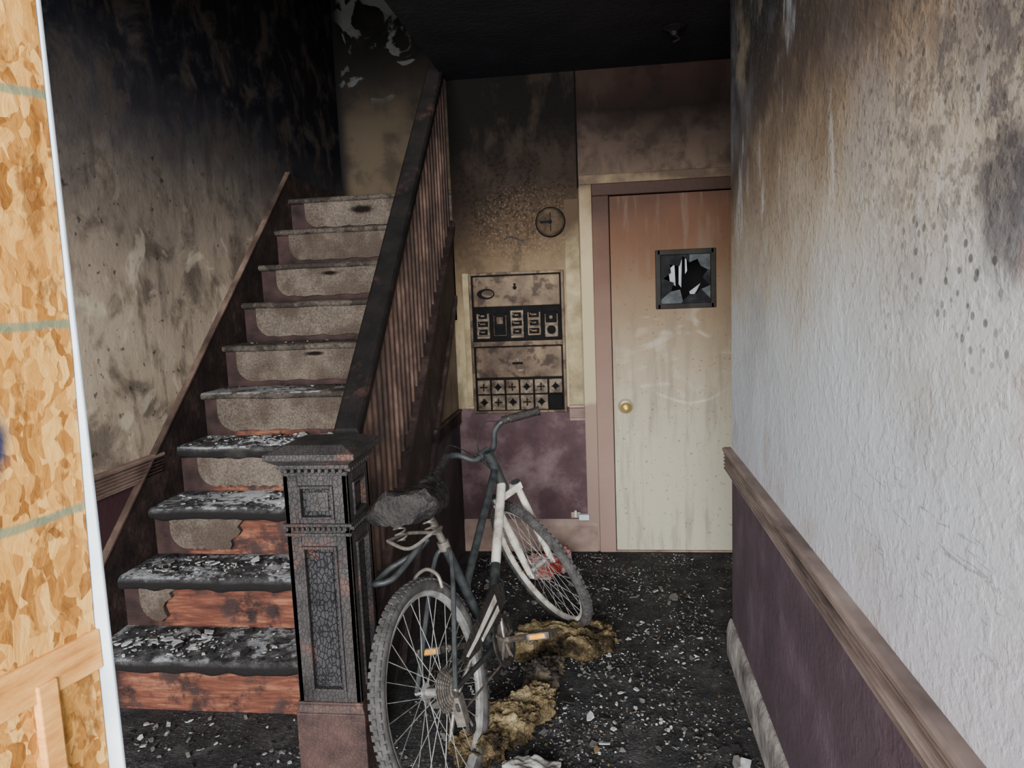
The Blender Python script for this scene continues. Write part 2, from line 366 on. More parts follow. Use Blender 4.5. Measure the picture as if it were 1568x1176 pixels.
# ---------------------------------------------------------------- room shell
def shell(name,boxes,mats,**k):
    b=MB()
    for q in boxes: b.box(*q)
    return b.obj(name,mats,**k)
shell('floor',[(-2.12,1.5,.2,YB+.1,-.12,0)],[M_floor])
shell('wall_left',[(XL-.12,XL,.6,YW+.12,-.12,5.2)],[M_left])
shell('wall_right',[(XR,XR+.14,.2,2.95,-.12,HC)],[M_right],bevel=.012)
shell('wall_right_alcove',[(1.4,1.5,2.95,YB+.1,-.12,HC),(XR+.14,1.5,2.85,2.95,-.12,HC)],[M_dark])
shell('wall_back',[(-.84,.0,YB,YB+.12,0,2.9),(-.92,-.84,YB,YB+.12,0,1.36),(.0,.87,YB,YB+.12,2.04,2.9),(.87,1.4,YB,YB+.12,0,2.9)],[M_back])
shell('light_block_behind_door',[(-.12,1.0,4.95,5.0,0,2.5),(-.12,-.07,YB+.12,4.95,0,2.5),(.95,1.0,YB+.12,4.95,0,2.5),(-.07,.95,YB+.12,4.95,2.45,2.5),(-.12,1.0,YB+.12,4.95,-.05,0)],[M_dark])  # added unseen box, keeps sky light from leaking in behind the door
shell('wall_stairwell_side',[(-.84,-.74,YB+.12,YW,0,5.2),(-.84,-.74,2.45,YB+.12,2.92,5.2)],[M_dark])
shell('wall_stairwell_back',[(XL,-.74,YW,YW+.12,0,5.2)],[M_well])
shell('ceiling',[(-.84,1.5,.72,YB+.12,HC,2.9),(XL,-.84,.72,2.45,HC,2.9)],[M_ceil])
shell('ceiling_stairwell',[(XL,-.74,2.3,YW+.12,5.2,5.3)],[M_dark])
shell('wall_stairwell_front',[(XL,-.74,2.35,2.45,2.9,5.2)],[M_dark])
shell('door_frame_jamb',[(-.70,-.617,.797,.803,0,2.5)],[M_white],bevel=.002)

# trims
def rail_profile(w=.028,h0=.76,h1=.86):
    n=5; pts=[(0,h0),(w*.6,h0)]
    for i in range(n):
        a=h0+.012+(h1-h0-.03)*i/n; b=h0+.012+(h1-h0-.03)*(i+.7)/n
        pts+=[(w*.6,a),(w,a+.003),(w,b-.003),(w*.6,b)]
    pts+=[(w*1.15,h1-.014),(w*1.2,h1-.004),(w*.9,h1),(0,h1)]
    return pts
b=MB(); b.prism([(XR-p,z) for p,z in rail_profile()],'y',.2,2.965); 
b.obj('trim_chair_rail_right',[M_trim_r])
b=MB(); b.prism([(XR-p,z) for p,z in [(0,0),(.02,0),(.02,.10),(.014,.13),(.006,.15),(0,.15)]],'y',.2,2.955); b.obj('baseboard_right',[M_base_r])
b=MB(); b.prism([(XL+p,z) for p,z in rail_profile()],'y',.95,3.02); b.obj('trim_chair_rail_left',[M_trim_b])
b=MB(); b.prism([(YB-p,z) for p,z in rail_profile(.022,.77,.86)],'x',-.215,-.13); b.obj('trim_chair_rail_back',[M_trim_b])
b=MB(); b.prism([(YB-p,z) for p,z in [(0,0),(.02,0),(.02,.155),(.012,.175),(.004,.19),(0,.19)]],'x',-.853,-.075); b.obj('baseboard_back',[M_trim_b])
def mat_strip():
    m=Mat('yellowed_board_paint',.8,spec=.1)
    c=m.ramp(m.noise(7,5,.65),[(.28,C(86,74,56)),(.5,C(128,116,90)),(.72,C(156,144,114))])
    c=m.mix(m.sm(m.add(m.z,W(m,6,.4)),1.55,1.9),c,C(62,50,39))
    m.color(c);m.bump(m.noise(40,4),.4,.006);return m
M_strip=mat_strip()
b=MB(); b.box(-.80,-.765,YB-.008,YB,.86,1.62); b.box(-.215,-.135,YB-.006,YB,.865,2.0); b.obj('trim_panel_boards',[M_strip],bevel=.003)

# ---------------------------------------------------------------- door
b=MB()
b.box(-.13,-.062,YB-.014,YB,.0,2.07); b.box(-.13,1.0,YB-.014,YB,2.07,2.12); b.box(.92,1.0,YB-.014,YB,0,2.045)
b.obj('trim_door_casing',[M_casing],bevel=.004)
b=MB()
b.box(-.062,.03,YB-.03,YB+.09,0,2.005); b.box(.845,.92,YB-.03,YB+.09,0,2.005); b.box(-.062,.92,YB-.03,YB+.09,2.005,2.07)
b.obj('trim_door_jamb',[M_jamb],bevel=.005)
door=empty('door_1')
b=MB(); y0,y1=YB-.005,YB+.04; wx0,wx1,wz0,wz1=.285,.588,1.39,1.69
b.box(.034,wx0,y0,y1,.008,2.0); b.box(wx1,.843,y0,y1,.008,2.0); b.box(wx0,wx1,y0,y1,.008,wz0); b.box(wx0,wx1,y0,y1,wz1,2.0)
b.obj('slab',[M_door],door)
b=MB(); t=.018
for q in [(wx0-.010,wx0+t,wz0-.010,wz1+.010),(wx1-t,wx1+.010,wz0-.010,wz1+.010),(wx0,wx1,wz0-.010,wz0+t),(wx0,wx1,wz1-t,wz1+.010)]:
    b.box(q[0],q[1],y0-.012,y0+.02,q[2],q[3])
b.obj('vision_frame',[M_metal_dk],door,bevel=.004)
b=MB()
ix0,ix1,iz0,iz1=wx0+.016,wx1-.016,wz0+.016,wz1-.016
rg=random.Random(11); N=9; hc=(.53,.52)
def bord(a):
    c_,s_=math.cos(a),math.sin(a); k=.5/max(abs(c_),abs(s_)); return (.5+c_*k,.5+s_*k)
inner=[]
for i in range(N*2):
    a=math.pi*i/N; r=(.44 if i%2 else .32)+rg.uniform(-.06,.05); inner.append((hc[0]+r*math.cos(a),hc[1]+r*math.sin(a)))
corn={1:None}
for i in range(N*2):
    a0=math.pi*i/N;a1=math.pi*(i+1)/N
    poly=[bord(a0)]
    for ca_,pt in ((math.pi/4,(1,1)),(3*math.pi/4,(0,1)),(5*math.pi/4,(0,0)),(7*math.pi/4,(1,0))):
        if a0<ca_<a1: poly.append(pt)
    poly+=[bord(a1),inner[(i+1)%(2*N)],inner[i]]
    o=rg.uniform(0,.004)
    b.prism([(ix0+p[0]*(ix1-ix0),iz0+p[1]*(iz1-iz0)) for p in poly],'y',y0+.012+o,y0+.015+o,1 if rg.random()<.25 else 0)
for poly in ([(.20,.45),(.31,.36),(.29,.80),(.17,.7)],[(.37,.40),(.42,.33),(.44,.92),(.38,.92)],[(.62,.10),(.72,.24),(.80,.40),(.58,.24)],[(.5,.60),(.54,.66),(.53,.93),(.5,.93)]):
    b.prism([(ix0+p[0]*(ix1-ix0),iz0+p[1]*(iz1-iz0)) for p in poly],'y',y0+.022,y0+.025,2)
M_glass_br=simple('glass_shard_painted_lit',[C(110,114,116),C(170,174,176)],14,.6,.3,.003,spec=.2)  # pale base colour stands in for light caught on the shards
b.obj('broken_glass',[M_glass_sh,M_glass_lt,M_glass_br],door)
b=MB(); kx,kz=.099,.845
b.lathe((kx,y0,kz),(0,-1,0),[(0.001,.0),(.042,.0),(.042,.006),(.034,.013),(.022,.016),(.001,.016)],32,0,False)
b.lathe((kx,y0,kz),(0,-1,0),[(.011,.014),(.011,.035),(.022,.042),(.028,.055),(.026,.066),(.016,.073),(.001,.074)],28,1,False)
b.cyl((kx,y0-.073,kz),(kx,y0-.078,kz),.009,n=16,mat=1)
b.obj('knob',[M_rose,M_brass],door,smooth=True)
b=MB(); b.box(.03,.845,YB-.02,YB+.1,0,.008); b.obj('trim_threshold',[M_trim_b])

# ---------------------------------------------------------------- fuse panel
pn=empty('fuse_panel')
X0,X1,Z0,Z1=-.76,-.228,.822,1.618; f=YB-.001
b=MB()
b.box(X0,X1,f-.012,f,Z0,Z1,1)
for q in [(X0,X0+.014,Z0,Z1),(X1-.014,X1,Z0,Z1),(X0+.014,X1-.014,Z1-.014,Z1),(X0+.014,X1-.014,Z0,Z0+.014),(X0+.014,X1-.014,1.205,1.232)]:
    b.box(q[0],q[1],f-.032,f-.012,q[2],q[3],0)
b.obj('cabinet',[M_panel,M_black],pn,bevel=.003)
b=MB()
b.box(X0+.022,X1-.022,f-.024,f-.012,1.428,1.596,0)
b.box(X0+.022,X1-.022,f-.024,f-.012,1.025,1.197,0)
b.obj('cover_plates',[M_panel],pn,bevel=.006)
b=MB()
b.prism([(-.66+.045*math.cos(t)*(1.25 if math.cos(t)<0 else 1),1.50+.03*math.sin(t)) for t in [i*math.pi/8 for i in range(16)]],'y',f-.027,f-.024,2)
b.prism([(-.655+.034*math.cos(t),1.50+.02*math.sin(t)) for t in [i*math.pi/8 for i in range(16)]],'y',f-.03,f-.026,0)
b.cyl((-.50,f-.024,1.53),(-.50,f-.032,1.53),.011,n=12,mat=2);b.cyl((-.50,f-.024,1.548),(-.50,f-.034,1.548),.007,n=12,mat=2)
b.box(-.53,-.47,f-.03,f-.024,1.10,1.112,2);b.box(-.50,-.46,f-.036,f-.024,1.06,1.072,1)
b.cyl((-.5,f-.024,1.125),(-.5,f-.034,1.125),.012,n=12,mat=1)
w=(X1-X0-.05)/5
b.box(X0+.02,X1-.02,f-.016,f-.011,1.235,1.42,2)
for i in range(5):
    a=X0+.025+i*w; 
    b.box(a+.012,a+w-.012,f-.03,f-.012,1.25+.014*(i%2),1.403-.012*((i+1)%3),1 if i not in(1,3) else 0)
    if i in (0,2,3):
        for j in range(3):
            zc=1.380-j*.045; hw=.024+.004*((i+j)%2)
            b.box(a+w/2-hw,a+w/2+hw,f-.040,f-.030,zc-.018,zc+.012,2)
            b.box(a+w/2-hw+.014,a+w/2+hw-.012,f-.050,f-.040,zc-.006,zc+.002,0 if (i+j)%2 else 1)
            b.cyl((a+.03,f-.04,zc+.003),(a+.03,f-.046,zc+.003),.005,n=10,mat=0)
        b.box(a+.014,a+w-.014,f-.036,f-.03,1.262,1.27,0)
    elif i==1:
        b.box(a+.016,a+w-.016,f-.036,f-.03,1.268,1.390,2); b.box(a+.03,a+w-.03,f-.04,f-.036,1.33,1.37,0)
    else:
        b.box(a+.018,a+w-.018,f-.04,f-.03,1.33,1.39,2); b.cyl((a+w/2,f-.03,1.29),(a+w/2,f-.045,1.29),.024,n=18,mat=2); b.cyl((a+w/2,f-.04,1.36),(a+w/2,f-.05,1.36),.010,n=12,mat=0)
w=(X1-X0-.04)/6
for i in range(6):
    a=X0+.02+i*w
    b.box(a+.005,a+w-.005,f-.026,f-.012,.84,.924,1 if i<5 else 2); b.box(a+.005,a+w-.005,f-.026,f-.012,.933,1.012,1 if i!=2 else 0)
    for j,zc in enumerate((.972,.885)):
        if (i,j)==(5,1): continue
        b.cyl((a+w/2,f-.026,zc),(a+w/2,f-.034,zc),.015,n=16,mat=2 if (i+j)%2 else 0)
        b.box(a+w/2-.003,a+w/2+.003,f-.040,f-.03,zc-.022,zc+.022,2); b.box(a+w/2-.022,a+w/2+.022,f-.040,f-.03,zc-.003,zc+.003,2)
b.obj('breaker_modules',[M_panel,M_pan2,M_black],pn,bevel=.0015,seg=1)

# fire bell
b=MB(); bx,bz=-.29,1.88
b.lathe((bx,YB,bz),(0,-1,0),[(.001,0),(.075,0),(.078,.010),(.074,.02),(.064,.028),(.058,.026),(.05,.03),(.02,.034),(.001,.034)],36,0,False)
b.torus((bx,YB-.012,bz),(0,1,0),.078,.005,36,8,1)
b.cyl((bx,YB-.032,bz),(bx,YB-.046,bz),.011,n=12,mat=1)
b.box(bx-.055,bx-.01,YB-.04,YB-.02,bz-.006,bz+.006,1)
b.box(bx+.0,bx+.004,YB-.039,YB-.02,bz-.05,bz+.05,1)
b.obj('fire_alarm_bell',[M_bell,M_black],smooth=True)
b=MB()
pts=[(-.55+.03*i+random.uniform(-.004,.004),1.80+.012*math.sin(i*1.4)) for i in range(5)]
b.tube([(x,YB-.004,z) for x,z in pts],.004,6); b.obj('peeled_paint_curl',[M_char])
b=MB(); b.box(-.225,-.17,YB-.02,YB,.2,.235,0); b.box(-.18,-.12,YB-.04,YB-.005,.192,.225,1); b.box(-.205,-.19,YB-.045,YB-.018,.21,.25,1)
b.obj('broken_wall_outlet',[M_trim_b,M_white],bevel=.004)
# ceiling lamp
b=MB(); b.lathe((.34,3.6,HC),(0,0,-1),[(.001,0),(.05,0),(.055,.008),(.035,.015),(.02,.022),(.015,.04),(.001,.042)],28,0,False)
b.tube([(.34,3.6,HC-.035),(.36,3.58,HC-.06),(.33,3.57,HC-.075)],.005,6)
b.obj('ceiling_light_base',[M_rail],smooth=True)
b=MB(); b.cyl((.55,3.0,HC),(.55,3.0,HC-.03),.09,.08,n=28); b.torus((.55,3.0,HC-.03),(0,0,1),.06,.008,28,8); b.obj('smoke_detector',[M_metal_dk],smooth=True)

# ---------------------------------------------------------------- staircase
st=empty('staircase')
xa,xb=XL+.03,-.885
b=MB();r=MB()
for k in range(1,11):
    z=RISE*k;y=yk(k); d=RUN+.03 if k<10 else YW-y
    t=.034 if k>4 else .056
    nose=[(y+.012-.022*math.sin(a),z-t/2+t/2*math.cos(a)) for a in [i*math.pi/8 for i in range(9)]]
    nx=60; prof=nose[::-1]+[(y+d,z)]; prof=[(y+d,z-t)]+prof
    vs=[];fs=[]; amp=.006 if k>4 else .011
    for i in range(nx+1):
        x=xa+(xb-xa)*i/nx
        for j,(py,pz) in enumerate(prof):
            dn=mn.noise(Vector((x*6,py*8,k*3.1)))*amp
            low=0
            if k<=4 and 1<=j<=4: low=mn.noise(Vector((x*14,k*5.0,0)))*.014+mn.noise(Vector((x*4,k*5.0,3)))*.012
            vs.append((x,py+ (dn if j not in(0,len(prof)-1) else 0),pz+(dn*.5 if j>0 else 0)+low))
    n=len(prof)
    for i in range(nx):
        for j in range(n): fs.append((i*n+j,i*n+(j+1)%n,(i+1)*n+(j+1)%n,(i+1)*n+j))
    fs+=[list(range(n)),list(range(nx*n+n-1,nx*n-1,-1))]
    b.add(vs,fs)
    r.box(xa,xb,y+.028,y+.045,z-RISE,z-t,0)
b.obj('treads',[M_tread],st,smooth=True)
r.obj('risers',[M_riser],st)
b=MB()
ends={1:None,2:-1.70,3:-1.52,4:-1.38}
for k in range(2,11):
    z1=RISE*k-.006; z0=RISE*(k-1)+.028; y=yk(k)+.006; L=-1.885+random.uniform(-.02,.02); R=ends.get(k,xb-.005)
    rad=.085
    pts=[(L,z1-.03),(L+.004,z1)]; 
    nseg=22
    pts+= [(L+(R-L)*i/nseg,z1) for i in range(1,nseg+1)]
    right=[]
    if k in ends:
        for i in range(1,9):
            tt=i/9; right.append((R+random.uniform(-.03,.02)-.10*tt,z1+(z0-z1)*tt))
        R2=R-.1
    else: R2=R
    bot=[(R2+(L+rad-R2)*i/nseg,z0+.004*math.sin(i*1.7+k)+random.uniform(0,.003)) for i in range(nseg+1)]
    cor=[(L+rad-rad*math.sin(a),z0+rad*1.0-rad*math.cos(a)) for a in [i*math.pi/12 for i in range(1,7)]]
    poly=pts+right+bot+cor
    b.prism(poly,'y',y,y+.026)
b.obj('riser_carpet',[M_carpet],st)
b=MB()
def sl(y,o): return zn(y)+o
b.prism([(2.2,0),(2.2,sl(2.2,.12)+.02),(4.62,sl(4.62,.12)),(YW,2.27),(YW,2.1),(4.7,2.1),(4.6,1.6),(2.5,0)],'x',XL+.001,XL+.028)
b.obj('skirt_board',[M_string],st,bevel=.003)
b=MB(); 
b.prism([(2.2,sl(2.2,.12)+.02),(4.62,sl(4.62,.12)),(4.62,sl(4.62,.132)),(2.2,sl(2.2,.132)+.02)],'x',XL+.001,XL+.032); b.obj('skirt_cap',[M_skcap],st)
b=MB()
b.prism([(2.30,0.02),(2.30,sl(2.3,.09)),(YB-.005,sl(YB,.09)),(YB-.005,sl(YB,-.28)),(2.62,.0+.02)],'x',-.885,-.845)
b.prism([(2.30,sl(2.3,.09)),(YB-.005,sl(YB,.09)),(YB-.005,sl(YB,.125)),(2.3,sl(2.3,.125))],'x',-.905,-.825)
b.prism([(2.72,.02),(YB-.005,sl(YB,-.28)),(YB-.005,sl(YB,-.32)),(2.80,.02)],'x',-.885,-.832)
b.obj('outer_stringer',[M_string],st,bevel=.003)
b=MB(); b.prism([(2.66,0),(YB-.002,sl(YB,-.30)),(YB-.002,0)],'x',-.88,-.855); b.obj('understair_wall',[M_under],st)
b=MB(); b.prism([(-.855+p,z) for p,z in rail_profile(.02,.76,.85)],'y',3.5,YB-.03);b.obj('understair_chair_rail',[M_string],st)
b=MB(); b.prism([(2.35,0),(YW,0),(YW,2.1),(4.6,2.08),(2.5,.12)],'x',-1.0,-.99); b.obj('stair_support',[M_dark],st)

# balustrade
bal=empty('stair_balustrade')
hs=(2.67-1.0)/(4.03-2.3)
def hz(y): return 1.0+hs*(y-2.3)
b=MB()
y=2.36
while y<YB+.0:
    b.box(-.881,-.853,y,y+.028,sl(y,.12),hz(y)+.0); y+=.068
b.obj('balusters',[M_balus],bal,bevel=.003,seg=1)
b=MB()
pr=[(-.046,-.035),(-.046,.026),(-.036,.040),(.036,.040),(.046,.026),(.046,-.005),(.040,-.015),(.040,-.035)]
A=Vector((-.867,2.335,hz(2.335)));B=Vector((-.867,4.62,hz(4.62)))
vs=[A+Vector((p[0],0,p[1])) for p in pr]+[B+Vector((p[0],0,p[1])) for p in pr];n=len(pr)
b.add(vs,[list(range(n)),list(range(2*n-1,n-1,-1))]+[(i,(i+1)%n,n+(i+1)%n,n+i) for i in range(n)])
b.prism([(2.336,hz(2.336)-.09),(4.1,hz(4.1)-.09),(4.1,hz(4.1)-.03),(2.336,hz(2.336)-.03)],'x',-.886,-.848)
b.obj('handrail',[M_rail],bal,bevel=.003)

# ---------------------------------------------------------------- newel
nw=empty('newel_post')
nx0,nx1,ny0,ny1=-.985,-.785,2.09,2.29; cx=(nx0+nx1)/2; cy=(ny0+ny1)/2
def sq(bm,h,z0,z1,mat=0): bm.box(cx-h,cx+h,cy-h,cy+h,z0,z1,mat)
b=MB(); sq(b,.086,.2,1.0,1)
for side in range(4):
    M=Matrix.Translation((cx,cy,0))@Matrix.Rotation(side*math.pi/2,4,'Z')
    def F(x0,x1,z0,z1,d0=-.101,d1=-.084,mat=0): b.box(x0,x1,d0,d1,z0,z1,mat,M)
    F(-.101,-.056,.24,.98);F(.056,.101,.24,.98)
    F(-.056,.056,.24,.285);F(-.056,.056,.755,.84);F(-.056,.056,.945,.98)
    for (a,c) in ((.285,.755),(.84,.945)):
        F(-.056,-.047,a,c,-.107,-.088);F(.047,.056,a,c,-.107,-.088);F(-.047,.047,a,a+.009,-.107,-.088);F(-.047,.047,c-.009,c,-.107,-.088)
        F(-.035,.035,a+.022,c-.022,-.093,-.084,1 if a<.5 else 0)
    for i in range(9): F(-.092+i*.0215,-.080+i*.0215,.985,.999,-.112,-.09)
    for i in range(12): F(-.098+i*.0168,-.090+i*.0168,.806,.818,-.114,-.09)
sq(b,.107,.788,.798); sq(b,.110,.818,.828);
b.obj('shaft',[M_char,M_allig],nw,bevel=.0025)
b=MB(); sq(b,.112,0,.215); b.frustum(cx-.112,cx+.112,cy-.112,cy+.112,.215,cx-.103,cx+.103,cy-.103,cy+.103,.24); sq(b,.107,.24,.25)
b.obj('plinth',[M_charred],nw,bevel=.004)
b=MB(); sq(b,.104,.975,.988); sq(b,.114,.999,1.012); b.frustum(cx-.114,cx+.114,cy-.114,cy+.114,1.012,cx-.138,cx+.138,cy-.138,cy+.138,1.03); sq(b,.142,1.03,1.05)
b.frustum(cx-.138,cx+.138,cy-.138,cy+.138,1.05,cx-.09,cx+.09,cy-.09,cy+.09,1.068)
b.obj('cap',[M_char],nw,bevel=.003)

# ---------------------------------------------------------------- OSB board
ob=empty('osb_panel')
b=MB(); dx,dy=-.225,-.974
p=Vector((-.622,.795,0)); q=p+Vector((dx,dy,0))*.62; nn=Vector((-.974,.225,0))*.012
vs=[];
for z,off in ((0.0,-.024),(1.1,-.012),(1.45,.0),(2.25,0.006)):
    o=Vector((off,0,z)); vs+=[p+o,q+o,q+o+nn,p+o+nn]
fs=[(3,2,1,0),(12,13,14,15)]
for i in range(3):
    for j in range(4): fs.append((i*4+j,i*4+(j+1)%4,(i+1)*4+(j+1)%4,(i+1)*4+j))
b.add(vs,fs); b.obj('board',[M_osb],ob)
b=MB(); e=Vector((.974,-.225,0))
def strip(s0,s1,z0,z1,d,mat,off=-.014):
    o=Vector((off,0,0)); a=p+o+Vector((dx,dy,0))*s0; c=p+o+Vector((dx,dy,0))*s1
    b.add([a+Vector((0,0,z0)),c+Vector((0,0,z0)),c+e*d+Vector((0,0,z0)),a+e*d+Vector((0,0,z0)),a+Vector((0,0,z1)),c+Vector((0,0,z1)),c+e*d+Vector((0,0,z1)),a+e*d+Vector((0,0,z1))],
          [(3,2,1,0),(4,5,6,7),(0,1,5,4),(1,2,6,5),(2,3,7,6),(3,0,4,7)],mat)
strip(-.003,.3,1.06,1.11,.008,0); strip(.06,.085,.3,1.08,.012,0)
b.obj('battens',[M_ply],ob,bevel=.002)

# ---------------------------------------------------------------- bicycle
bm_frame=simple('burnt_frame_paint',[C(26,28,29),C(54,57,58)],25,.5,.3,.003,'obj')
bm_white=simple('scorched_white_paint',[C(104,97,86),C(176,171,161),C(200,198,192)],14,.45,.2,.002,'obj')
bm_tyre=simple('ashy_rubber',[C(42,41,41),C(78,76,75)],30,.9,.4,.004,'obj',spec=.15)
bm_alu=simple('sooty_aluminium',[C(100,98,94),C(168,168,166)],25,.4,.2,.002,'obj',metal=.4)
bm_steel=simple('sooty_steel_bike',[C(58,54,51),C(118,112,105)],40,.45,.2,.002,'obj',metal=.4)
bm_black=simple('charred_plastic',[C(16,16,17),C(46,42,40)],20,.6,.9,.012,'obj')
bm_yel=simple('yellow_reflector',[C(190,124,20),C(230,160,40)],20,.3,.1,.002,'obj')
ang=math.radians(11.5); lean=math.radians(14)
w=Vector((math.sin(ang),math.cos(ang),0)); Lf=Vector((-math.cos(ang),math.sin(ang),0))
Zc=(Vector((0,0,1))*math.cos(lean)+Lf*math.sin(lean)).normalized(); Yc=Zc.cross(w).normalized()
BM=Matrix(((w.x,Yc.x,Zc.x,-.53),(w.y,Yc.y,Zc.y,2.03),(w.z,Yc.z,Zc.z,.328),(0,0,0,1)))
bike=empty('bicycle',BM)
def wheel(name,c,M=None,rimmat=0,cass=False,K=1.0):
    b=MB(); Y=(0,1,0); c=Vector(c)
    if K!=1.0:
        M=(M if M is not None else Matrix())@Matrix.Translation(c)@Matrix.Scale(K,4)@Matrix.Translation(-c)
    b.torus(c,Y,.311,.0215,72,12,0,M)
    for i in range(80):
        t=2*math.pi*i/80
        for s in (-1,0,1):
            tt=t+(.04 if s==0 else 0)
            R=Matrix.Translation(c)@Matrix.Rotation(tt,4,'Y')
            if M is not None: R=M@R
            yy=s*.0135; rr=.311+ (.0205 if s==0 else .0155)
            b.box(rr-.003,rr+.0035,yy-.005,yy+.005,-.008,.008,0,R)
    b.lathe(c,Y,[(.295,-.012),(.297,.012),(.291,.014),(.279,.008),(.277,0),(.279,-.008),(.291,-.014)],72,1,True,M)
    b.cyl(c+Vector((0,-.045,0)),c+Vector((0,.045,0)),.012,n=16,mat=2,M=M)
    for s in(-1,1): b.cyl(c+Vector((0,s*.030,0)),c+Vector((0,s*.034,0)),.028,n=24,mat=2,M=M)
    b.cyl(c+Vector((0,-.07,0)),c+Vector((0,.07,0)),.005,n=8,mat=2,M=M)
    for i in range(32):
        s=1 if i%2 else -1; a=2*math.pi*i/32; da=(.42 if (i//2)%2 else -.42)
        p0=c+Vector((math.cos(a+da)*.025,s*.032,math.sin(a+da)*.025)); p1=c+Vector((math.cos(a)*.28,0,math.sin(a)*.28))
        b.cyl(p0,p1,.0013,n=5,mat=2,M=M)
    if cass:
        for i,rr in enumerate((.062,.056,.050,.044,.038,.032)):
            nt=22
            yy=-.036-.0045*i
            poly=[(c.x+(rr+(.004 if j%2 else 0))*math.cos(math.pi*j/nt),c.z+(rr+(.004 if j%2 else 0))*math.sin(math.pi*j/nt)) for j in range(2*nt)]
            b.prism(poly,'y',yy-.001,yy+.001,3,M)
        b.cyl(c+Vector((0,-.034,0)),c+Vector((0,-.065,0)),.022,n=16,mat=3,M=M)
    return b.obj(name,[bm_tyre,bm_alu if rimmat==0 else bm_white,bm_alu,bm_steel],bike,smooth=True)
wheel('rear_wheel',(0,0,0),cass=True)
BB=Vector((.43,0,-.05)); ST=Vector((.30,0,.36)); SP=Vector((.25,0,.50)); HB=Vector((.93,0,.38)); HT=Vector((.887,0,.505))
s_ax=(HT-HB).normalized()
SM=Matrix.Translation(HB)@Matrix.Rotation(math.radians(48),4,s_ax)@Matrix.Translation(-HB)
b=MB()
b.cyl(BB,ST,.0165,mat=0); b.cyl(HB-s_ax*.005,HT+s_ax*.005,.021,n=16,mat=0)
dm=HB.lerp(BB,.55)
b.cyl(HB+s_ax*.03,dm+s_ax*.015,.019,.019,mat=1); b.cyl(dm+s_ax*.015,BB,.019,mat=0)
b.cyl(HT-s_ax*.03,BB.lerp(ST,.55),.015,mat=0)
b.cyl(BB+Vector((0,-.036,0)),BB+Vector((0,.036,0)),.021,n=16,mat=0)
for s in(-1,1):
    b.tube([ST+Vector((0,0,-.01)),ST+Vector((-.05,s*.035,-.06)),(.0,s*.066,0)],.008,8,0)
    b.tube([BB,BB+Vector((-.08,s*.035,.005)),(0,s*.066,0)],.009,8,0)
b.cyl(ST,SP,.0125,n=12,mat=2); b.cyl(ST-Vector((0,0,.02)),ST+Vector((-.005,0,.01)),.02,n=14,mat=2)
b.tube([(.12,-.05,.27),(.13,-.04,.31),(.14,0,.33),(.13,.04,.31),(.12,.05,.27)],.006,8,2)
b.obj('frame',[bm_frame,bm_white,bm_steel],bike,smooth=True)
# saddle (burnt padding, springs)
b=MB(); n1=32;n2=26;vs=[];fs=[]
for i in range(n1+1):
    t=i/n1; x=.05+.33*t; hw=.12*(1-t)**.7+.022 if t>.15 else .13*(.55+.45*math.sin(t/.15*math.pi/2)); 
    for j in range(n2):
        a=2*math.pi*j/n2; q3=Vector((x*26,math.cos(a)*2.5,math.sin(a)*2.5)); nz=mn.noise(q3)*.022+mn.noise(q3*2.6)*.010
        zz=math.sin(a)*(.055 if math.sin(a)>0 else .044)+nz
        vs.append((x,math.cos(a)*hw*(1+nz*4),.525+zz+.02*(1-t)+(-.012*math.sin(t*3.1))))
for i in range(n1):
    for j in range(n2): fs.append((i*n2+j,i*n2+(j+1)%n2,(i+1)*n2+(j+1)%n2,(i+1)*n2+j))
fs+=[list(range(n2)),[n1*n2+j for j in range(n2)]]
b.add(vs,fs,0)
for s in(-1,1):
    b.tube([(.36,s*.012,.50),(.28,s*.025,.475),(.2,s*.03,.475),(.15,s*.045,.505)],.0035,6,1)
    b.tube([(.145+.018*math.cos(k*.9),s*.055+.018*math.sin(k*.9),.43+k*.0028) for k in range(24)],.0032,6,1,sub=2)
b.tube([(.10,.08,.45),(.08,.0,.42),(.10,-.08,.45),(.2,-.06,.44),(.27,0,.41),(.2,.06,.44),(.10,.08,.45)],.006,8,1)
b.obj('saddle',[bm_black,bm_steel],bike,smooth=True)
# fork + front
AX=Vector((1.045,0,0))
b=MB()
b.cyl(HB-s_ax*.03,HT+s_ax*.05,.014,n=12,mat=1)
cr=HB-s_ax*.022
b.box(-.02,.02,-.072,.072,-.014,.014,0,Matrix.Translation(cr)@Matrix.Rotation(-.32,4,'Y'))
for s in(-1,1):
    p0=cr+Vector((0,s*.06,.01)); p1=AX+Vector((-.01,s*.06,.0)); m1=p0.lerp(p1,.5)
    b.cyl(p0,m1,.014,.0165,n=14,mat=0); b.cyl(m1,p1+Vector((0,0,-.0)),.019,.013,n=14,mat=0)
    b.cyl(p0+s_ax*.01,p0-s_ax*.02,.02,n=14,mat=1)
    b.box(-.014,.014,-.004,.004,-.025,.012,0,Matrix.Translation(p1))
b.v=[SM@v for v in b.v]
b.obj('front_fork',[bm_white,bm_frame],bike,smooth=True)
wheel('front_wheel',AX,SM,1,K=.95)
b=MB()
st0=HT+s_ax*.03; st1=st0+Vector((.045,0,.015))
b.cyl(st0-s_ax*.03,st0+s_ax*.02,.02,n=14,mat=0); b.cyl(st0,st1,.016,n=12,mat=0); b.cyl(st1+Vector((0,-.025,0)),st1+Vector((0,.025,0)),.02,n=14,mat=0)
def hb(s): return [st1,st1+Vector((0,s*.05,0)),st1+Vector((.01,s*.10,.055)),st1+Vector((-.01,s*.16,.07)),st1+Vector((-.08,s*.27,.035))]
